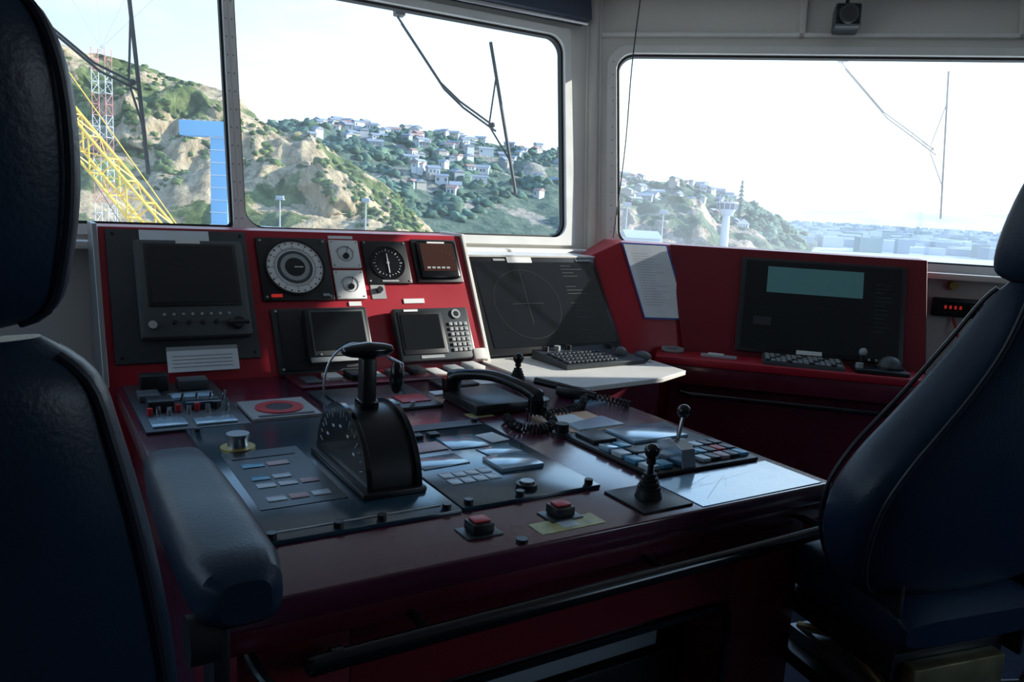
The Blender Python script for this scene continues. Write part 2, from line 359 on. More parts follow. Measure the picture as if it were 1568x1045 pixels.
b.box(-.355,-.145,.355,.552,0,.014,BLK,bev=.004);b.box(-.34,-.16,.37,.537,.014,.028,BLKG,bev=.012);b.box(-.325,-.175,.40,.525,.028,.03,mat('brown_glass',(.05,.02,.015),.15))
b.box(-.29,-.21,.525,.532,.028,.031,WHT)
for i in range(5):b.box(-.31+i*.022,-.295+i*.022,.41,.418,.03,.032,GREYL)
for q in range(9):
    T=Matrix.Translation((-.25,.40,0))@Matrix.Rotation(rad(40+12.5*q),4,'Z');b.box(.087,.093,-.0008,.0008,.03,.0315,GREY,T=T)
b.done()
b=B('depth_sounder_monitor',MP1)
b.box(-.965,-.60,.0,.255,0,.012,GREYD,bev=.003);b.box(-.945,-.61,.01,.245,.012,.02,BLK,bev=.004);b.box(-.86,-.615,.03,.235,.02,.06,BLK,bev=.01);b.box(-.845,-.63,.045,.225,.06,.064,GREY,bev=.003);b.box(-.835,-.64,.065,.215,.064,.066,SCR)
b.box(-.86,-.62,.02,.04,.06,.068,GREYL,bev=.003);b.cyl((-.82,.05,.064),.004,.004,GREYL,seg=8);screws(b,-.95,-.615,.015,.24,.02,GREYL);b.done()
b=B('gps_navigator',MP1)
b.box(-.505,-.175,.008,.232,0,.045,GREYD,bev=.01);b.box(-.49,-.30,.035,.215,.045,.05,BLK,bev=.003);b.box(-.48,-.315,.055,.20,.05,.052,SCR)
b.box(-.46,-.40,.215,.224,.045,.048,WHT);b.ring((-.235,.20,.045),.012,.02,.006,GREYL,seg=24);b.cyl((-.235,.20,.045),.01,.007,BLK,seg=16)
for i in range(4):
    for j in range(6):b.box(-.275+i*.022,-.26+i*.022,.04+j*.022,.054+j*.022,.045,.051,GREYL,bev=.001)
b.box(-.42,-.32,.018,.03,.045,.047,GREYL);b.done()
b=B('control_label_set',MP1)
for x0,x1,y0,y1 in((-.43,-.34,.268,.288),(-.66,-.61,.262,.28),(-.70,-.60,.55,.562)):b.box(x0,x1,y0,y1,0,.004,WHT)
b.box(-.56,-.50,.29,.35,0,.003,GREYL);b.cyl((-.528,.325,.003),.012,.018,BLK);b.box(-.19,-.13,.0,.05,.0,.05,CREAM,bev=.008)
b.done()
# ------------------------------------------------------------------ radar display + keyboard
b=B('radar_display',MP2)
b.box(-.085,.615,-.01,.462,0,.02,BLK,bev=.004);b.box(-.055,.59,.02,.435,.02,.023,SCRB)
c=(.17,.225)
b.ring((*c,.023),.1688,.17,.0008,SCRL,seg=72)
b.box(c[0]-.08,c[0]+.08,c[1]-.001,c[1]+.001,.023,.0238,SCRL);b.box(c[0]-.001,c[0]+.001,c[1]-.1,c[1]+.17,.023,.0238,SCRL)
for x0,y0,n in((.40,.36,4),(.40,.27,3),(.40,.15,5),(.40,.05,3)):
    for i in range(n):b.box(x0,x0+.05+.1*random.random(),y0+i*.018,y0+.003+i*.018,.023,.0236,SCRL)
b.box(.12,.25,.43,.458,.02,.025,WHT);b.box(.05,.11,.44,.45,.02,.024,GREYL)
b.box(.50,.585,.44,.45,.02,.024,GREYL);b.done()
K=MD@Matrix.Translation((.31,1.455,.857))@Matrix.Rotation(rad(2),4,'Z')
b=B('radar_keyboard',K)
b.exu([(-.125,0),(-.125,.018),(.125,.04),(.125,0)],-.21,.21,GREYD)
for i in range(12):
    for j in range(4):
        y=-.105+j*.04;z=.02+(y+.125)*.088
        b.box(-.19+i*.022,-.173+i*.022,y,y+.03,z,z+.008,BTND if (i+j)%5 else GREY,bev=.002)
b.sph((.15,-.03,.033),.028,GREY);b.cyl((-.16,.095,.035),.014,.02,BLK);b.cyl((-.1,.095,.035),.014,.02,GREYL);b.cyl((-.04,.095,.035),.014,.02,BLK);b.cyl((.17,.08,.035),.018,.018,BLK);b.done(bev=.001)
b=B('computer_mouse',MD@Matrix.Translation((.56,1.40,.878)));b.sph((0,0,0),.03,GREY,(1,1.6,.7));b.done()
# ------------------------------------------------------------------ starboard console
b=B('starboard_console',MR)
b.box(-.02,1.14,0,.24,.825,.86,RED,bev=.005);b.box(-.0,1.12,.01,.05,.74,.825,DRED,bev=.003)
b.box(.05,1.08,.10,.56,0,.825,DRED)
b.poly([(.10,.19,.86),(1.15,.19,.86),(1.14,.385,1.345),(-.015,.385,1.345),(.0,.58,.0),(1.15,.58,.0),(1.15,.58,1.345),(-.015,.58,1.345),(.10,.19,0),(1.15,.19,0)],
 [(0,1,2,3),(3,2,6,7),(1,9,5,6,2),(0,3,7,4,8),(7,6,5,4),(0,8,9,1)],RED2)
b.tube([(.10,.02,.70),(.14,-.02,.70),(1.02,-.02,.70),(1.06,.02,.70)],.012,BLKG)
b.done(bev=.0015)
b=B('console_corner_housing')
t1,t2,t3=Vector((.336,3.89,1.262)),Vector((.495,3.85,1.346)),Vector((.745,3.915,1.344));b1,b2,b3=Vector((.504,3.62,.85)),Vector((.67,3.71,.85)),Vector((.86,3.735,.85))
pts=[b1,b2,b3,t1,t2,t3,Vector((.32,4.10,1.262)),Vector((.45,4.18,1.345)),Vector((.77,4.10,1.344)),Vector((.36,4.0,.0)),Vector((.45,4.12,.0)),Vector((.9,4.0,.0)),b1-Z*.85,b2-Z*.85,b3-Z*.85]
b.poly(pts,[(0,1,4,3),(1,2,5,4),(3,4,7,6),(4,5,8,7),(0,12,13,1),(1,13,14,2),(3,6,9,12,0),(6,7,10,9),(7,8,11,10),(5,2,14,11,8)],RED)
b.done(bev=.003)
def F(s,t): return (b2.lerp(b3,s)).lerp(t2.lerp(t3,s),t)
nf=((b3-b2).cross(t2-b2)).normalized()
if nf.y>0:nf=-nf
b=B('instruction_sheet')
def strip(s0,s1,t0,t1_,off,m):
    b.poly([F(s,t)+nf*off for s,t in((s0,t0),(s1*(1.13 if s1>.8 else 1),t0),(s1,t1_),(s0,t1_))],[(0,1,2,3)],m)
strip(.0,.93,.29,.995,.008,BLUE);strip(.03,.89,.305,.98,.010,PAPER)
for i in range(20):strip(.14,.45+.33*random.random(),.42+i*.025,.423+i*.025,.0105,GREYL)
b.done()
b=B('navigation_monitor',MP3)
b.box(.33,1.05,.0,.455,0,.02,BLK,bev=.004);b.box(.352,1.03,.018,.44,.02,.023,SCRB)
b.box(.45,.87,.29,.415,.023,.0235,TEAL);b.box(.40,.48,.13,.17,.023,.0235,SCRL)
for i in range(12):b.box(.92,.95+.06*random.random(),.14+i*.02,.144+i*.02,.023,.0235,SCRL)
b.box(.60,.71,.005,.024,.02,.026,WHT)
for i in range(5):b.cyl((.88+i*.03,.01,.02),.006,.004,GREYL,seg=10)
b.done()
b=B('navigation_keyboard',RT@Matrix.Translation((.62,.09,0)))
b.exu([(-.07,0),(-.07,.015),(.07,.03),(.07,0)],-.17,.17,GREY)
for i in range(14):
    for j in range(4):
        y=-.06+j*.03;b.box(-.16+i*.023,-.142+i*.023,y,y+.022,.017+(y+.07)*.107,.024+(y+.07)*.107,GREYL if (i*3+j)%4 else BTND,bev=.001)
b.done()
b=B('trackball_unit',RT@Matrix.Translation((.98,.10,0)));b.box(-.15,.07,-.08,.08,0,.02,BLK,bev=.006);b.sph((.0,0,.025),.05,GREY,(1,1,1.0));b.ring((0,0,.018),.05,.06,.012,BLK)
b.cyl((-.11,.02,.02),.012,.05,BLK);b.sph((-.11,.02,.08),.018,GREYL);b.cyl((-.13,-.04,.02),.016,.02,GREYL);b.done()
b=B('desk_notepad',RT@Matrix.Translation((.26,.09,0))@Matrix.Rotation(rad(-6),4,'Z'));b.box(-.08,.08,-.02,.02,0,.012,GREYL,bev=.003);b.box(-.05,.02,-.015,.015,.012,.018,WHT,bev=.002);b.done()
b=B('ashtray',RT@Matrix.Translation((.05,.15,0)));b.cyl((0,0,0),.05,.008,GREY,seg=32);b.ring((0,0,.004),.04,.052,.012,GREYL);b.done()
# ------------------------------------------------------------------ desk-top equipment (u,v)
b=B('engine_control_plate',DT)
b.box(-1.375,-.955,.195,.99,0,.010,SLATE,bev=.003);b.box(-1.335,-1.15,.35,.74,.010,.0115,GREYD)
for v0,n,w in((.385,3,.04),(.47,3,.04),(.52,2,.04),(.61,2,.05)):
    for i in range(n):b.box(-1.31+i*(w+.008),-1.31+w+i*(w+.008),v0,v0+.028,.0115,.0135,random.choice((BTNW,BTNB,BTNW,BTNP)),bev=.0008)
b.box(-1.32,-1.17,.68,.70,.0115,.013,BTND);b.box(-1.36,-.99,.228,.234,.010,.012,GREYL)
for u in(-1.35,-1.22,-1.13,-.985):b.cyl((u,.21,.01),.010,.012,BLK,seg=14)
for u in(-1.35,-.98):b.cyl((u,.96,.01),.008,.008,BLK,seg=12)
b.done()
# throttle: half-disc housing in v-z plane
b=B('engine_throttle_lever',DT@Matrix.Translation((-1.055,.50,.010)))
n=28;arc=[(.165*math.cos(math.pi*i/n),.158*math.sin(math.pi*i/n)) for i in range(n+1)]
b.exu([(.165,-.0)]+arc+[(-.165,0)],-.055,.06,BLK)
arc2=[(.176*math.cos(math.pi*i/n),.168*math.sin(math.pi*i/n)) for i in range(n+1)]
b.exu([(.176,0)]+arc2[1:-1]+[(-.176,0)],-.062,-.05,BLKG);b.exu([(.176,0)]+arc2[1:-1]+[(-.176,0)],.055,.067,BLKG)
b.box(-.0745,.075,-.185,.185,0,.014,BLK,bev=.004)
for i in range(19):   # scale printed on side
    t=rad(20+140*i/18);T=Matrix.Rotation(t,4,'X')
    b.box(-.0632,-.062,.144 if i%3 else .134,.155,-.0009,.0009,WHT,T=T)
for i in range(5):
    t=rad(40+25*i);b.box(-.0632,-.062,.115*math.cos(t)-.007,.115*math.cos(t)+.007,.115*math.sin(t)-.003,.115*math.sin(t)+.003,WHT)
b.box(-.018,.018,-.02,.02,.13,.275,BLK,bev=.008);b.box(-.022,.022,-.024,.024,.155,.175,BLKG,bev=.004)
sec=[]
for x,h,d in((-.062,.004,.006),(-.058,.010,.014),(-.04,.015,.022),(0,.020,.026),(.04,.015,.022),(.058,.010,.014),(.062,.004,.006)):
    sec.append([(x,d*math.cos(2*math.pi*k/16),.29+h*math.sin(2*math.pi*k/16)) for k in range(16)])
b.loft(sec,BLKG);b.done(bev=.001)
b=B('thruster_control_plate',DT)
b.box(-.95,-.585,.20,.81,0,.010,SLATE,bev=.003)
b.box(-.94,-.60,.745,.80,.01,.013,BTND)
def card(x0,x1,y0,y1,m,z=.010,h=.003,rot=0):
    T=Matrix.Translation(((x0+x1)/2,(y0+y1)/2,z))@Matrix.Rotation(rad(rot),4,'Z');w=(x1-x0)/2;d=(y1-y0)/2;b.box(-w,w,-d,d,0,h,m,bev=.001,T=T)
card(-.93,-.80,.45,.53,CARD,rot=4);card(-.90,-.80,.57,.64,BTNP,rot=3);card(-.79,-.68,.56,.67,CARD,rot=-3);card(-.76,-.64,.36,.46,CARD,h=.010);card(-.73,-.63,.48,.55,CARD,rot=6);card(-.67,-.61,.58,.66,PAPER,rot=8)
for i in range(4):
    for j in range(2):card(-.91+i*.034,-.881+i*.034,.33+j*.045,.365+j*.045,BTNW,h=.002)
b.ring((-.76,.25,.01),.018,.026,.012,BLK,seg=24);b.cyl((-.76,.25,.01),.016,.018,MET)
for u,v in((-.93,.215),(-.61,.215),(-.61,.78),(-.80,.215)):b.cyl((u,v,.01),.010,.012,BLK,seg=14)
for i in range(3):card(-.90+i*.05,-.87+i*.05,.68,.71,BTND,h=.01)
b.done()
def joystick(name,u,v,h,base,r=.017):
    b=B(name,DT@Matrix.Translation((u,v,0)))
    b.box(-base,base,-base,base,0,.006,BLK,bev=.002);b.cyl((0,0,.006),.032,.02,BLK,r2=.028)
    for i in range(4):b.ring((0,0,.026+i*.01),.0,.027-.004*i,.007,RUB,seg=24)
    b.cyl((0,0,.05),.008,h-.06,BLKG,r2=.006);b.sph((0,0,h),r,BLKG);b.cyl((0,0,h-.03),.011,.014,BLK);b.done()
joystick('joystick_controller',-.525,.10,.115,.072,.018)
joystick('camera_joystick',-.21,1.19,.10,.04,.02)
for u,v in((-.97,.095),(-.77,.10)):
    b=B('emergency_stop_button',DT@Matrix.Translation((u,v,0)));b.box(-.04,.04,-.03,.03,0,.004,GREYD,bev=.001);b.box(-.024,.024,-.022,.022,.004,.026,BLK,bev=.004);b.box(-.018,.018,-.016,.016,.026,.031,BTNR,bev=.002);b.done()
b=B('warning_label',DT);b.box(-.86,-.70,.03,.085,0,.0015,YEL);b.box(-.80,-.76,.04,.075,.0015,.002,BTNW);b.cyl((-.915,.02,0),.012,.008,BLK);b.done()
b=B('autopilot_keypad',DT)
b.box(-.43,-.05,.20,.575,0,.012,BLK,bev=.004)
for i in range(2):
    for j in range(4):card(-.42+i*.045,-.385+i*.045,.22+j*.055,.262+j*.055,(BTNW,BTNB,BTNW,CARD,BTNB,BTNW,BTND,BTNB)[i*4+j],z=.012,h=.012)
for i in range(5):
    for j in range(3):card(-.235+i*.035,-.207+i*.035,.22+j*.05,.258+j*.05,(BTNW,BTND,BTNR,BTND,BTNB,BTND,BTNP,BTND,BTNW,BTND,BTNR,BTND,BTNB,BTND,BTND)[i*3+j],z=.012,h=.01)
card(-.30,-.10,.42,.55,CARD,z=.012,h=.008);card(-.41,-.33,.46,.55,BTND,z=.012,h=.01)
b.done()
b=B('bow_thruster_lever',DT@Matrix.Translation((-.30,.255,.012)))
b.exu([(-.05,0),(-.04,.045),(0,.062),(.04,.045),(.05,0)],-.024,.024,MET);b.exu([(-.055,0),(-.045,.05),(0,.068),(.045,.05),(.055,0)],-.028,-.024,CHR)
b.tube([(0,0,.05),(.005,.0,.09),(.012,.0,.12)],.006,CHR);b.sph((.014,0,.135),.018,BLKG);b.done(bev=.001)
b=B('laminated_chart_sheet',DT);b.box(-.44,-.035,.01,.19,0,.002,CHART)
for i in range(3):b.tube(smooth([(-.42+random.random()*.36,.03+random.random()*.14,.0016) for _ in range(3)],6),.0006,GREYL,seg=4)
b.done()
b=B('wooden_clipboard',DT);b.prism([(-.40,.60),(-.40,.80),(-.20,.78),(-.20,.56)],0,.006,TAN);b.box(-.36,-.27,.64,.76,.006,.008,PAPER);b.done()
b=B('status_card',DT);b.prism([(-.19,.60),(-.36,.595),(-.36,.66),(-.20,.70)],0.006,.012,CARD);b.done()
b=B('rotary_knob',DT@Matrix.Translation((-1.285,.78,.01)));b.cyl((0,0,0),.042,.004,BRS,seg=32);b.cyl((0,0,.004),.026,.03,CHR,seg=20,r2=.023);b.ring((0,0,.03),.0,.028,.008,MET,seg=20);b.done()
b=B('alarm_panel',DT);b.box(-1.19,-.99,1.02,1.23,0,.012,GREYL,bev=.003);b.ring((-1.09,1.12,.012),.04,.07,.004,BTNR);b.cyl((-1.09,1.12,.012),.039,.003,GREYD,seg=32);b.box(-1.17,-1.01,1.03,1.045,.012,.014,INK);b.done()
b=B('switch_panel',DT)
b.box(-1.47,-1.20,1.0,1.56,0,.008,GREYD,bev=.002)
for i,(x,y,w,d,h,m) in enumerate(((-1.45,1.03,.09,.09,.006,CARD),(-1.34,1.02,.11,.07,.006,CARD),(-1.44,1.2,.07,.07,.03,BLK),(-1.34,1.2,.1,.06,.02,SLATE),(-1.45,1.32,.06,.08,.02,GREY),(-1.36,1.31,.12,.06,.012,CARD),(-1.43,1.45,.08,.06,.05,BLK),(-1.32,1.44,.09,.07,.03,GREY))):
    b.box(x,x+w,y,y+d,.008,h+.008,m,bev=.003)
for i in range(9):b.cyl((-1.44+.026*i,1.17+.02*(i%2),.008),.008,.02,random.choice((BLK,CHR,BTNR)),seg=12)
for i in range(6):b.tube([(-1.42+i*.04,1.28,.01),(-1.415+i*.04,1.275,.04)],.004,CHR,seg=6)
b.done()
b=B('desk_button_panel',DT)
b.box(-.95,-.20,1.36,1.56,0,.008,DRED,bev=.002)
for i in range(9):
    x=-.92+i*.08;b.box(x,x+.055,1.40+.02*(i%2),1.50,.008,.014+.008*(i%3),(GREY,CREAM,BLK,GREYL,GREY,BLK,CREAM,GREYL,CREAM)[i],bev=.002)
b.box(-.95,-.6,1.0,1.3,0,.01,GREYD,bev=.002);b.box(-.92,-.75,1.05,1.25,.01,.018,BLK,bev=.003);b.box(-.72,-.62,1.05,1.14,.01,.014,BTNR,bev=.002);b.box(-.50,-.35,1.22,1.33,0,.012,BLK,bev=.003)
for i in range(5):b.cyl((-.9+i*.05,1.02,.01),.008,.012,GREYL,seg=10)
b.box(-.56,-.40,1.15,1.20,0,.002,PAPER);b.box(-.33,-.24,1.24,1.33,0,.002,WHT);b.box(-.14,-.05,.86,.93,0,.002,CARD);b.box(-.58,-.50,.85,.90,0,.001,YEL)
b.done()
b=B('telephone_handset',DT)
b.box(-.56,-.36,.86,1.10,0,.035,BLK,bev=.01)
p0,p1=Vector((-.535,1.08,.075)),Vector((-.40,.76,.07))
mid=[p0,p0.lerp(p1,.15)+Z*.02,p0.lerp(p1,.5)+Z*.036,p0.lerp(p1,.85)+Z*.02,p1]
b.tube(smooth(mid,6),[.024,.026,.024,.022,.021,.020,.019,.019,.018,.018,.018,.018,.018,.018,.018,.018,.019,.019,.020,.021,.022,.023,.026,.026,.024],BLKG,seg=14)
for p in(p0,p1):b.cyl((p.x,p.y,p.z-.045),.03,.045,BLKG,r2=.034,seg=20)
b.tube(coil([(-.40,.75,.04),(-.39,.69,.014),(-.46,.64,.014),(-.52,.68,.014),(-.50,.78,.014)],.012,26),.0032,RUB,seg=5)
b.done()
b=B('vhf_microphone',DT@Matrix.Translation((-.12,.98,.0)));b.box(-.03,.03,-.07,.05,0,.035,BLK,bev=.012,T=Matrix.Rotation(rad(35),4,'Z'));b.tube([(.04,-.09,.018),(-.02,.02,.03),(-.07,.12,.035)],.014,BLKG,seg=12)
b.tube(coil([(0,-.08,.012),(-.08,-.16,.012),(-.20,-.20,.012),(-.29,-.17,.012)],.011,22),.003,RUB,seg=5)
b.tube(coil([(.02,-.06,.012),(.08,-.12,.012),(.10,-.2,.012)],.010,12),.003,RUB,seg=5);b.done()
b=B('push_button_knob',DT@Matrix.Translation((-.42,.60,0)));b.cyl((0,0,0),.028,.01,GREYD);b.cyl((0,0,.01),.02,.025,BLK);b.done()
b=B('gooseneck_microphone',DT@Matrix.Translation((-1.02,.86,0)))
b.cyl((0,0,0),.018,.03,CHR);b.tube(smooth([(0,0,.02),(-.02,.0,.10),(.0,.02,.19),(.06,.04,.235),(.13,.05,.23),(.19,.05,.19)],8),.0032,CHR,seg=8);b.sph((.215,.05,.13),.026,BLKG,(.8,.8,1.9));b.tube([(.19,.05,.19),(.23,.05,.17),(.235,.05,.08)],.006,CHR);b.done()
# ------------------------------------------------------------------ chairs
def sup(cx,cy,z,hw,ht,e=.55,n=28,bow=0,tilt=0):
    out=[]
    for k in range(n):
        t=2*math.pi*k/n;c,s_=math.cos(t),math.sin(t)
        x=hw*math.copysign(abs(c)**e,c);y=ht*math.copysign(abs(s_)**e,s_)
        out.append((cx+x,cy+y+bow*(x/hw)**2*1.0,z+tilt*y))
    return out
def interp(tab,n):
    return smooth([Vector((t[0],t[1],t[2])) for t in tab],n)
def chair(M,back,head,rec,seatw=.24,seatl=.46,arms=(),armx=.345,armz=1.0,zs=.62):
    b=B('pilot_chair',M)
    def cy(z):return -rec*(z-.7)
    P=interp(back,4);b.loft([sup(0,cy(p.x),p.x,p.y,p.z,bow=.03,n=36) for p in P],LEA)
    for sg in(-1,1):
        for k in(-1,1):
            b.tube([(sg*(p.y*.93),cy(p.x)+.028+k*p.z*.82,p.x) for p in P[2:-2]],.005,PIPE,seg=6)
    H=interp(head,4);b.loft([sup(0,cy(p.x)+.01,p.x,p.y,p.z,bow=.02,n=36) for p in H],LEA)
    for sg in(-1,1):
        b.tube([(sg*(p.y*.93),cy(p.x)+.03-p.z*.85,p.x) for p in H[2:-2]],.004,PIPE,seg=6)
        b.cyl((sg*.05,cy(back[-1][0]),back[-1][0]-.06),.008,.12,CHR,seg=12)
    zz=[(-.10,.03),(-.04,.07),(.1,.085),(.3,.085),(.42,.07),(.48,.03)]
    secs=[]
    for y,h in zz:
        w=seatw*(1 if y<.4 else .9)
        secs.append([(w*math.copysign(abs(math.cos(2*math.pi*k/28))**.5,math.cos(2*math.pi*k/28)),y*seatl/.46,zs+h*math.copysign(abs(math.sin(2*math.pi*k/28))**.5,math.sin(2*math.pi*k/28))) for k in range(28)])
    b.loft(secs,LEA)
    b.box(-.18,.18,-.02,.36,zs-.14,zs-.08,BLK,bev=.008);b.box(-.15,.15,.0,.34,zs-.24,zs-.20,MET,bev=.004)
    for sg in(-1,1):
        b.tube([(sg*.13,.02,zs-.09),(sg*.13,.32,zs-.2)],.012,GOLD);b.tube([(sg*.13,.32,zs-.09),(sg*.13,.02,zs-.2)],.012,GOLD)
        b.box(sg*.2-.006,sg*.2+.006,-.05,.1,zs-.12,zs+.12,BLK,bev=.003)
    b.box(-.14,.14,-.06,-.02,zs-.19,zs-.10,GOLD,bev=.006)
    b.box(-.19,.19,-.06,.36,zs-.28,zs-.24,BLK,bev=.006);b.cyl((0,.17,.05),.06,zs-.3,BLK,seg=28);b.cyl((0,.17,0),.2,.05,BLK,seg=36,r2=.12)
    b.tube([(.17,.0,zs-.22),(.26,-.02,zs-.22),(.30,-.02,zs-.17)],.008,BLK);b.sph((.30,-.02,zs-.16),.018,BLKG)
    for sg in arms:
        x=sg*armx
        Q=[(.06,.035,.03),(.08,.055,.045),(.14,.066,.05),(.35,.068,.05),(.56,.064,.045),(.66,.056,.04),(.69,.04,.02)]
        b.loft([[(x+w*math.copysign(abs(math.cos(2*math.pi*k/24))**.6,math.cos(2*math.pi*k/24)),y,armz-.05+h*math.copysign(abs(math.sin(2*math.pi*k/24))**.6,math.sin(2*math.pi*k/24))) for k in range(24)] for y,w,h in Q],LEA)
        b.tube([(x+.06,y,armz-.05) for y in(.12,.3,.5,.62)],.004,PIPE,seg=6)
        b.box(x-sg*.02-.012,x-sg*.02+.012,.12,.20,zs-.08,armz-.07,BLK,bev=.006);b.cyl((x-sg*.07,.10,armz-.11),.035,.04,BLK,ax='x',seg=20)
        b.box(min(x,sg*.15),max(x,sg*.15),.12,.2,zs-.12,zs-.08,BLK,bev=.004)
    return b.done()
backL=[(.60,.18,.03),(.63,.235,.06),(.75,.262,.075),(.90,.248,.075),(1.0,.237,.072),(1.12,.217,.068),(1.24,.19,.06),(1.31,.168,.045),(1.35,.12,.02)]
headL=[(1.36,.09,.02),(1.38,.135,.045),(1.44,.152,.055),(1.52,.158,.056),(1.60,.15,.05),(1.65,.125,.035),(1.67,.07,.012)]
pL=O+U*(-1.83)+V*(-.24)
chair(frame(pL,U,V),backL,headL,.17,arms=(1,-1))
backR=[(.68,.20,.03),(.72,.30,.06),(.82,.362,.085),(.93,.378,.095),(1.02,.345,.095),(1.10,.29,.09),(1.18,.235,.085),(1.27,.185,.075),(1.36,.15,.055),(1.40,.13,.03)]
headR=[(1.40,.12,.04),(1.42,.155,.065),(1.48,.168,.075),(1.58,.165,.07),(1.65,.145,.05),(1.68,.08,.02)]
Fd=Vector((-.35,.937,0)).normalized();Wd=Vector((Fd.y,-Fd.x,0))
chair(frame(Vector((1.05,1.74,0)),Wd,Fd),backR,headR,.24,seatw=.21,seatl=.38)
# ------------------------------------------------------------------ exterior
def hillmat(n,green1,green2,cliff,th):
    M=bpy.data.materials.new(n);M.use_nodes=True;nt=M.node_tree;p=nt.nodes['Principled BSDF'];p.inputs['Roughness'].default_value=.95;p.inputs['Specular IOR Level'].default_value=.1
    L=nt.links.new
    tc=nt.nodes.new('ShaderNodeTexCoord');N=nt.nodes.new('ShaderNodeTexNoise');N.inputs['Scale'].default_value=.22;N.inputs['Detail'].default_value=10;N.inputs['Roughness'].default_value=.65;L(tc.outputs['Object'],N.inputs['Vector'])
    r=nt.nodes.new('ShaderNodeValToRGB');r.color_ramp.elements[0].position=.38;r.color_ramp.elements[1].position=.62;r.color_ramp.elements[0].color=(*green1,1);r.color_ramp.elements[1].color=(*green2,1);L(N.outputs['Fac'],r.inputs[0])
    N2=nt.nodes.new('ShaderNodeTexNoise');N2.inputs['Scale'].default_value=.03;N2.inputs['Detail'].default_value=9;N2.inputs['Roughness'].default_value=.6;L(tc.outputs['Object'],N2.inputs['Vector'])
    r2=nt.nodes.new('ShaderNodeValToRGB');r2.color_ramp.elements[0].position=th;r2.color_ramp.elements[1].position=th+.02;L(N2.outputs['Fac'],r2.inputs[0])
    mp=nt.nodes.new('ShaderNodeMapping');mp.inputs['Scale'].default_value=(1,1,.35);L(tc.outputs['Object'],mp.inputs[0])
    N3=nt.nodes.new('ShaderNodeTexNoise');N3.inputs['Scale'].default_value=.35;N3.inputs['Detail'].default_value=10;N3.inputs['Roughness'].default_value=.7;L(mp.outputs[0],N3.inputs['Vector'])
    r3=nt.nodes.new('ShaderNodeValToRGB');r3.color_ramp.elements[0].position=.35;r3.color_ramp.elements[1].position=.6;r3.color_ramp.elements[0].color=(*[c*.4 for c in cliff],1);r3.color_ramp.elements[1].color=(*cliff,1);L(N3.outputs['Fac'],r3.inputs[0])  # cliff crevices shaded in the colour, following the bump's low spots
    mx=nt.nodes.new('ShaderNodeMix');mx.data_type='RGBA';L(r2.outputs[0],mx.inputs[0]);L(r.outputs[0],mx.inputs[6]);L(r3.outputs[0],mx.inputs[7]);L(mx.outputs[2],p.inputs['Base Color'])
    bp=nt.nodes.new('ShaderNodeBump');bp.inputs['Strength'].default_value=1;bp.inputs['Distance'].default_value=2.5;L(N3.outputs['Fac'],bp.inputs['Height']);L(bp.outputs[0],p.inputs['Normal'])
    return M
def ridge(pts,t):
    f=t*(len(pts)-1);i=min(int(f),len(pts)-2);k=f-i;k=k*k*(3-2*k)*.5+k*.5
    return [pts[i][j]*(1-k)+pts[i+1][j]*k for j in range(3)]
def hsurf(pts,depth,zb,amp,fq,t,s):
    r,d,h=ridge(pts,t);c=Vector((r*d,d,h));bs=Vector((r*(d-depth),d-depth,zb))
    if s<=1:
        p=bs.lerp(c,s);p.z=zb+(h-zb)*(s**.75)
    else:
        p=c+Vector((0,(s-1)*depth,-(s-1)*20))
    q=Vector((p.x,p.y,p.z*.8))*fq
    k=min(1,s*3)
    nz=noise.fractal(q,1.0,2.0,6);rg=1-abs(noise.noise(Vector((p.x*fq*1.6,p.z*fq*.3,3))))*2
    p.y+=(nz*1.5+rg*1.1)*amp*k;p.z+=noise.fractal(q*1.7+Vector((9,3,1)),1.0,2.0,6)*amp*k*(.4 if s>.85 else .8)
    return p
def hill(name,pts,depth,zb,amp,fq,m,nt_,ns):
    b=B(name);t=bmesh.new();G=[[t.verts.new(hsurf(pts,depth,zb,amp,fq,i/nt_,1.25*j/ns)) for j in range(ns+1)] for i in range(nt_+1)]
    for i in range(nt_):
        for j in range(ns):t.faces.new((G[i][j],G[i+1][j],G[i+1][j+1],G[i][j+1]))
    b.add(t,m);return b.done(ang=180)
HA=[(-1.1,215,52),(-.85,225,50),(-.75,230,46),(-.64,235,42),(-.55,240,38),(-.455,245,34.5),(-.373,245,29),(-.32,240,22),(-.262,235,16.5),(-.206,230,9.5),(-.157,225,1.5),(-.117,220,-6),(-.07,215,-14)]
HB=[(-.55,410,20),(-.40,420,33),(-.295,430,38),(-.22,440,39),(-.143,450,38),(-.08,460,37),(.05,480,32),(.118,490,23),(.225,500,17.5),(.273,505,11),(.32,510,2),(.37,520,-12)]
HD=[(.06,300,-12),(.10,320,5),(.15,330,3),(.19,335,9),(.225,335,7),(.25,338,-2),(.30,345,-4),(.33,350,-13)]
HC=[(.15,3600,60),(.27,3800,45),(.35,4000,42),(.45,4000,60),(.55,4000,72),(.65,4000,80),(.8,4000,70),(1.2,4000,60)]
hill('hillside_cliff',HA,75,-14,8,.035,hillmat('cliff_scrub',(.065,.095,.03),(.22,.26,.10),(.66,.52,.32),.485),260,90)
hill('hillside_suburb',HB,190,-14,7,.02,hillmat('suburb_bush',(.07,.12,.09),(.18,.23,.16),(.46,.42,.33),.575),220,60)  # hill colours lightened and blued, painting distance haze into them
hill('headland_cliff',HD,45,-14,4,.05,hillmat('headland_scrub',(.09,.14,.09),(.2,.25,.16),(.58,.48,.36),.47),120,50)
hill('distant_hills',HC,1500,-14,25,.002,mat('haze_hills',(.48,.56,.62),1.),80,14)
HM=[mat('house_wall_white',(.52,.54,.55),.8),mat('house_wall_cream',(.42,.39,.33),.8),mat('house_roof_grey',(.22,.25,.28),.8),mat('house_roof_red',(.34,.2,.16),.8),mat('house_window',(.08,.11,.14),.2),mat('house_wall_grey',(.28,.31,.33),.8)]
b=B('hillside_houses')
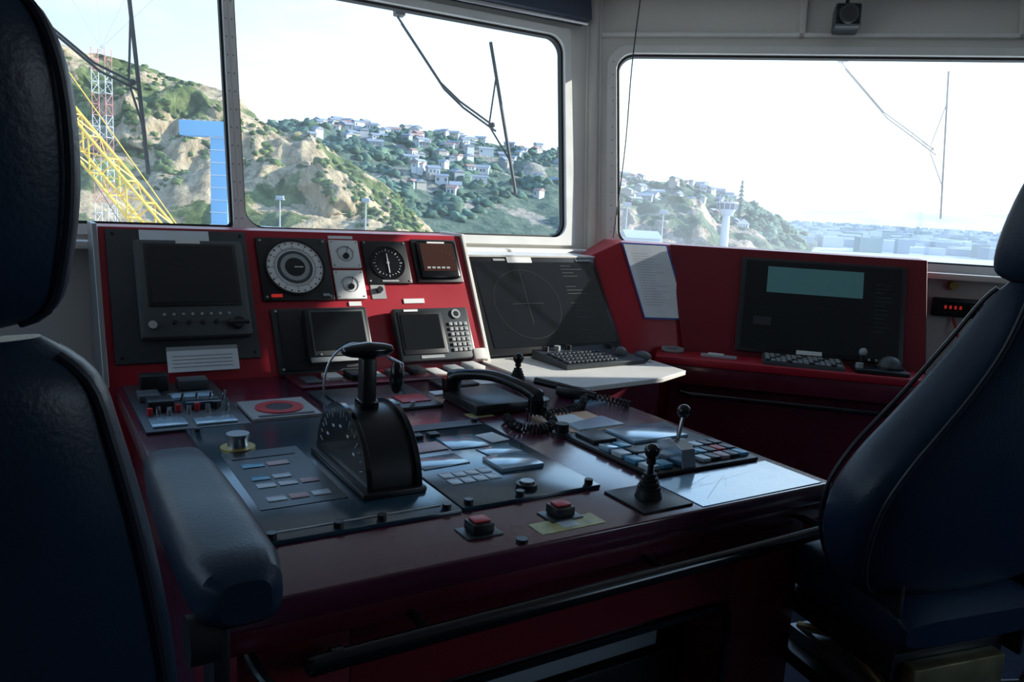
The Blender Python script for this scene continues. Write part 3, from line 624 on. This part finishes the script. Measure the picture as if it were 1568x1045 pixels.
def house(p,w,d,h,rot,wm,rm):
    T=Matrix.Translation(p)@Matrix.Rotation(rot,4,'Z')
    b.box(-w/2,w/2,-d/2,d/2,-4,h,wm,T=T)
    b.prism([(-d/2-.4,h),(d/2+.4,h),(0,h+d*.28)],-w/2-.4,w/2+.4,rm,T=T@Matrix(((0,0,1,0),(1,0,0,0),(0,1,0,0),(0,0,0,1))))
    k=-w/2+.6
    while k<w/2-1:
        if random.random()<.75:b.box(k,k+random.uniform(.6,1.1),-d/2-.06,-d/2,h*.35,h*.75,HM[4],T=T)
        k+=1.6
    if random.random()<.35:b.box(-w/2,w*.1,-d/2-1.5,-d/2,-4,h*.45,HM[1],T=T)
random.seed(21)
for i in range(175):
    t=.22+.60*random.random();s=.22+.80*random.random()**.75
    if t<.36 and s<.65:continue
    p=hsurf(HB,190,-14,7,.02,t,s)+Vector((0,0,.3))
    house(p,random.uniform(3,7.5),random.uniform(3,5.5),random.uniform(1.6,3.4),random.uniform(-1.2,1.2),random.choice((HM[0],HM[0],HM[1],HM[5])),random.choice((HM[2],HM[2],HM[3],HM[5],HM[2])))
b.done()
def blobs(name,pts,dp,amp,fq,n,m,rr,smin=.1):
    b=B(name);big=bmesh.new()
    tmpl=bmesh.new();bmesh.ops.create_icosphere(tmpl,subdivisions=2,radius=1);tv=[v.co.copy() for v in tmpl.verts];tf=[[v.index for v in f.verts] for f in tmpl.faces];tmpl.free()
    for i in range(n):
        t=.03+.94*random.random();s=smin+(1-smin)*random.random()
        q=noise.noise(Vector((t*14,s*4,fq*99)))
        if q<-.12:continue
        p=hsurf(pts,dp,-14,amp,fq,t,s);r=random.uniform(*rr);of=Vector((i*3.1,0,0))
        vs=[big.verts.new(p+Vector((c.x*1.2,c.y,c.z*.85))*r*(1+1.0*noise.noise(c*2.3+of))) for c in tv]
        for f in tf:big.faces.new([vs[k] for k in f])
    b.add(big,m,sm=False);o=b.done(ang=180);return o
blobs('bush_foliage',HA,75,8,.035,1700,mat('foliage_near',(.095,.13,.05),.95,var=.6,vs=.3,spec=.1),(.4,1.2),.2)
blobs('suburb_trees',HB,190,7,.02,3800,mat('foliage_far',(.085,.14,.10),.95,var=.6,vs=.15,spec=.1),(.8,2.7),.1)
gm=mat('port_ground',(.36,.41,.44),.9,var=.2,vs=.02)  # pale blue-grey: distance haze mixed into the ground colour
b=B('harbour_ground');b.box(-2500,6000,40,6500,-15,-14,gm);b.done()
random.seed(5);b=B('city_buildings')
CM=[mat('city_pale',(.56,.62,.66),.9),mat('city_mid',(.36,.43,.48),.9),mat('city_green',(.27,.36,.36),.9)]  # city colours paled, with distance haze painted in
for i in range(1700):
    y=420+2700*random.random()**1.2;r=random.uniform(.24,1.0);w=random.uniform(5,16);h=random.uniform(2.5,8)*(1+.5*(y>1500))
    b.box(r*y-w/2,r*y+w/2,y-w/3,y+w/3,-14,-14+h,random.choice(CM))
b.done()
def truss(b,p0,p1,w,n,ms,r):
    p0,p1=Vector(p0),Vector(p1);d=(p1-p0);L=d.length;d.normalize();s=d.cross(Vector((0,1,0))).normalized();q=d.cross(s)
    cs=[(s*i+q*j)*w/2 for i,j in((-1,-1),(1,-1),(1,1),(-1,1))]
    for k in range(n):
        A=p0+d*L*k/n;C=p0+d*L*(k+1)/n;m=ms[(k//2)%len(ms)]
        for i in range(4):
            b.tube([A+cs[i],C+cs[i]],r,m,seg=5);b.tube([A+cs[i],C+cs[(i+1)%4]] if k%2 else [A+cs[(i+1)%4],C+cs[i]],r*.6,m,seg=4);b.tube([A+cs[i],A+cs[(i+1)%4]],r*.6,m,seg=4)
CY=mat('crane_yellow',(.75,.48,.05),.5);CR=mat('crane_red',(.55,.22,.2),.5);CW=mat('crane_white',(.6,.62,.64),.5);CB=mat('crane_blue',(.18,.42,.64),.5)
b=B('crane_jib');truss(b,(-49.4,60,24.3),(-20.2,60,-9.7),1.7,22,[CY],.11);b.tube([(-49,60,26.3),(-36,62,-14)],.03,BLK,seg=4);b.tube([(-47,60,26),(-25,66,-14)],.03,BLK,seg=4);b.tube([(-49,60,29),(-33,60,9),(-20,60,-9)],.04,CY,seg=4);b.done()
b=B('lattice_tower_crane');truss(b,(-43.8,85,-14),(-43.6,85,15),1.4,26,[CR,CW],.038)
for k in range(4):b.tube([(-43.6,85,15),(-60+k*14,88,40)],.02,GREYL,seg=4)
b.done()
b=B('port_crane_tower');b.box(-37.9,-35.8,99,101,-14,9.3,CB,bev=.1);b.box(-41.5,-35.6,98.6,101.2,7.6,9.4,CB,bev=.1)
for k in range(14):b.box(-38.0,-35.7,98.9,99,-12+1.5*k,-11.9+1.5*k,CW)
b.box(-41.5,-35,98,102,-8,-4,CW,bev=.1);b.done()
for x,y,z in((-44.5,150,.2),(-28.5,150,.6),(20,150,2.4),(26.8,150,1.4),(-85,170,0)):
    b=B('floodlight_mast',Matrix.Translation((x,y,0)));b.cyl((0,0,-14),.22,z+14,GREYL,seg=8,r2=.12);b.box(-.7,.7,-.3,.3,z-.1,z+.5,GREYL,bev=.05);b.box(-.8,.8,-.5,.5,z-.25,z-.1,GREYL);b.done()
b=B('control_tower',Matrix.Translation((77,300,0)));b.cyl((0,0,-14),1.7,16,CW,seg=12,r2=1.4);b.cyl((0,0,1.5),1.9,2.2,CW,r2=3.6,seg=12);b.cyl((0,0,3.7),3.6,2.2,HM[4],r2=4.0,seg=12);b.cyl((0,0,5.9),4.1,.5,CW,seg=12)
for k in range(12):
    an=2*math.pi*k/12;b.tube([(3.62*math.cos(an),3.62*math.sin(an),3.7),(4.02*math.cos(an),4.02*math.sin(an),5.9)],.14,CW,seg=4)
for k in range(5):b.cyl((-3+1.5*k,0,6.4),.12,2.2,GREYL,seg=6)
b.done()
b=B('norfolk_pine',Matrix.Translation((109,400,3)));pm=mat('pine',(.10,.15,.12),.9)
b.cyl((0,0,-6),.5,10,GREYD,seg=8)
for k in range(7):b.cyl((0,0,2+k*2),3.0-.38*k,1.9,pm,r2=.4,seg=10)
b.done()
b=B('port_shed');b.box(19,25,140,150,-14,-3.2,CW,bev=.1);b.exu([(139,-3.2),(151,-3.2),(145,-2)],18.8,25.2,GREYL);b.box(-43,-34,120,130,-14,-4.2,CW,bev=.1);b.done()
# ------------------------------------------------------------------ light
az,el=rad(75),rad(18.5)
sd=Vector((math.cos(el)*math.sin(az),math.cos(el)*math.cos(az),math.sin(el)))
su=bpy.data.lights.new('sun','SUN');su.energy=9.5;su.angle=rad(.6);su.color=(1,.94,.85)
so=bpy.data.objects.new('sun',su);sc.collection.objects.link(so);so.rotation_euler=sd.to_track_quat('Z','Y').to_euler()
w=bpy.data.worlds.new('world');sc.world=w;w.use_nodes=True;nt=w.node_tree;nt.nodes.clear()
N=nt.nodes.new;L=nt.links.new
out=N('ShaderNodeOutputWorld');bg=N('ShaderNodeBackground');L(bg.outputs[0],out.inputs[0])
tc=N('ShaderNodeTexCoord');sx=N('ShaderNodeSeparateXYZ');L(tc.outputs['Generated'],sx.inputs[0])
rp=N('ShaderNodeValToRGB');E=rp.color_ramp.elements;E[0].position=0;E[0].color=(.80,.92,1.0,1);E[1].position=.75;E[1].color=(.12,.38,.95,1)
e=E.new(.12);e.color=(.70,.87,1,1);e=E.new(.32);e.color=(.36,.67,1,1)
L(sx.outputs[2],rp.inputs[0])
ns=N('ShaderNodeTexNoise');ns.inputs['Scale'].default_value=3;ns.inputs['Detail'].default_value=6
mp=N('ShaderNodeMapping');mp.inputs['Scale'].default_value=(1,1,3.5);L(tc.outputs['Generated'],mp.inputs[0]);L(mp.outputs[0],ns.inputs['Vector'])
cr=N('ShaderNodeValToRGB');cr.color_ramp.elements[0].position=.46;cr.color_ramp.elements[1].position=.78;L(ns.outputs['Fac'],cr.inputs[0])
mxc=N('ShaderNodeMix');mxc.data_type='RGBA';L(cr.outputs[0],mxc.inputs[0]);L(rp.outputs[0],mxc.inputs[6]);mxc.inputs[7].default_value=(.9,.97,1,1);L(mxc.outputs[2],bg.inputs[0])
dp=N('ShaderNodeVectorMath');dp.operation='DOT_PRODUCT';L(tc.outputs['Generated'],dp.inputs[0]);dp.inputs[1].default_value=sd
mr=N('ShaderNodeMapRange');mr.inputs[1].default_value=-.2;mr.inputs[2].default_value=1;mr.inputs[3].default_value=1.3;mr.inputs[4].default_value=3.2;L(dp.outputs['Value'],mr.inputs[0]);L(mr.outputs[0],bg.inputs[1])
# ------------------------------------------------------------------ camera
cd=bpy.data.cameras.new('camera');cam=bpy.data.objects.new('camera',cd);sc.collection.objects.link(cam)
cd.lens=28;cd.sensor_width=36;cd.clip_start=.05;cd.clip_end=12000
cam.matrix_world=Matrix.Translation((0,0,1.5))@Matrix.Rotation(rad(90-9.77),4,'X')@Matrix.Rotation(rad(3.07),4,'Z')
sc.camera=cam
sc.view_settings.view_transform='Standard'
sc.view_settings.exposure=0
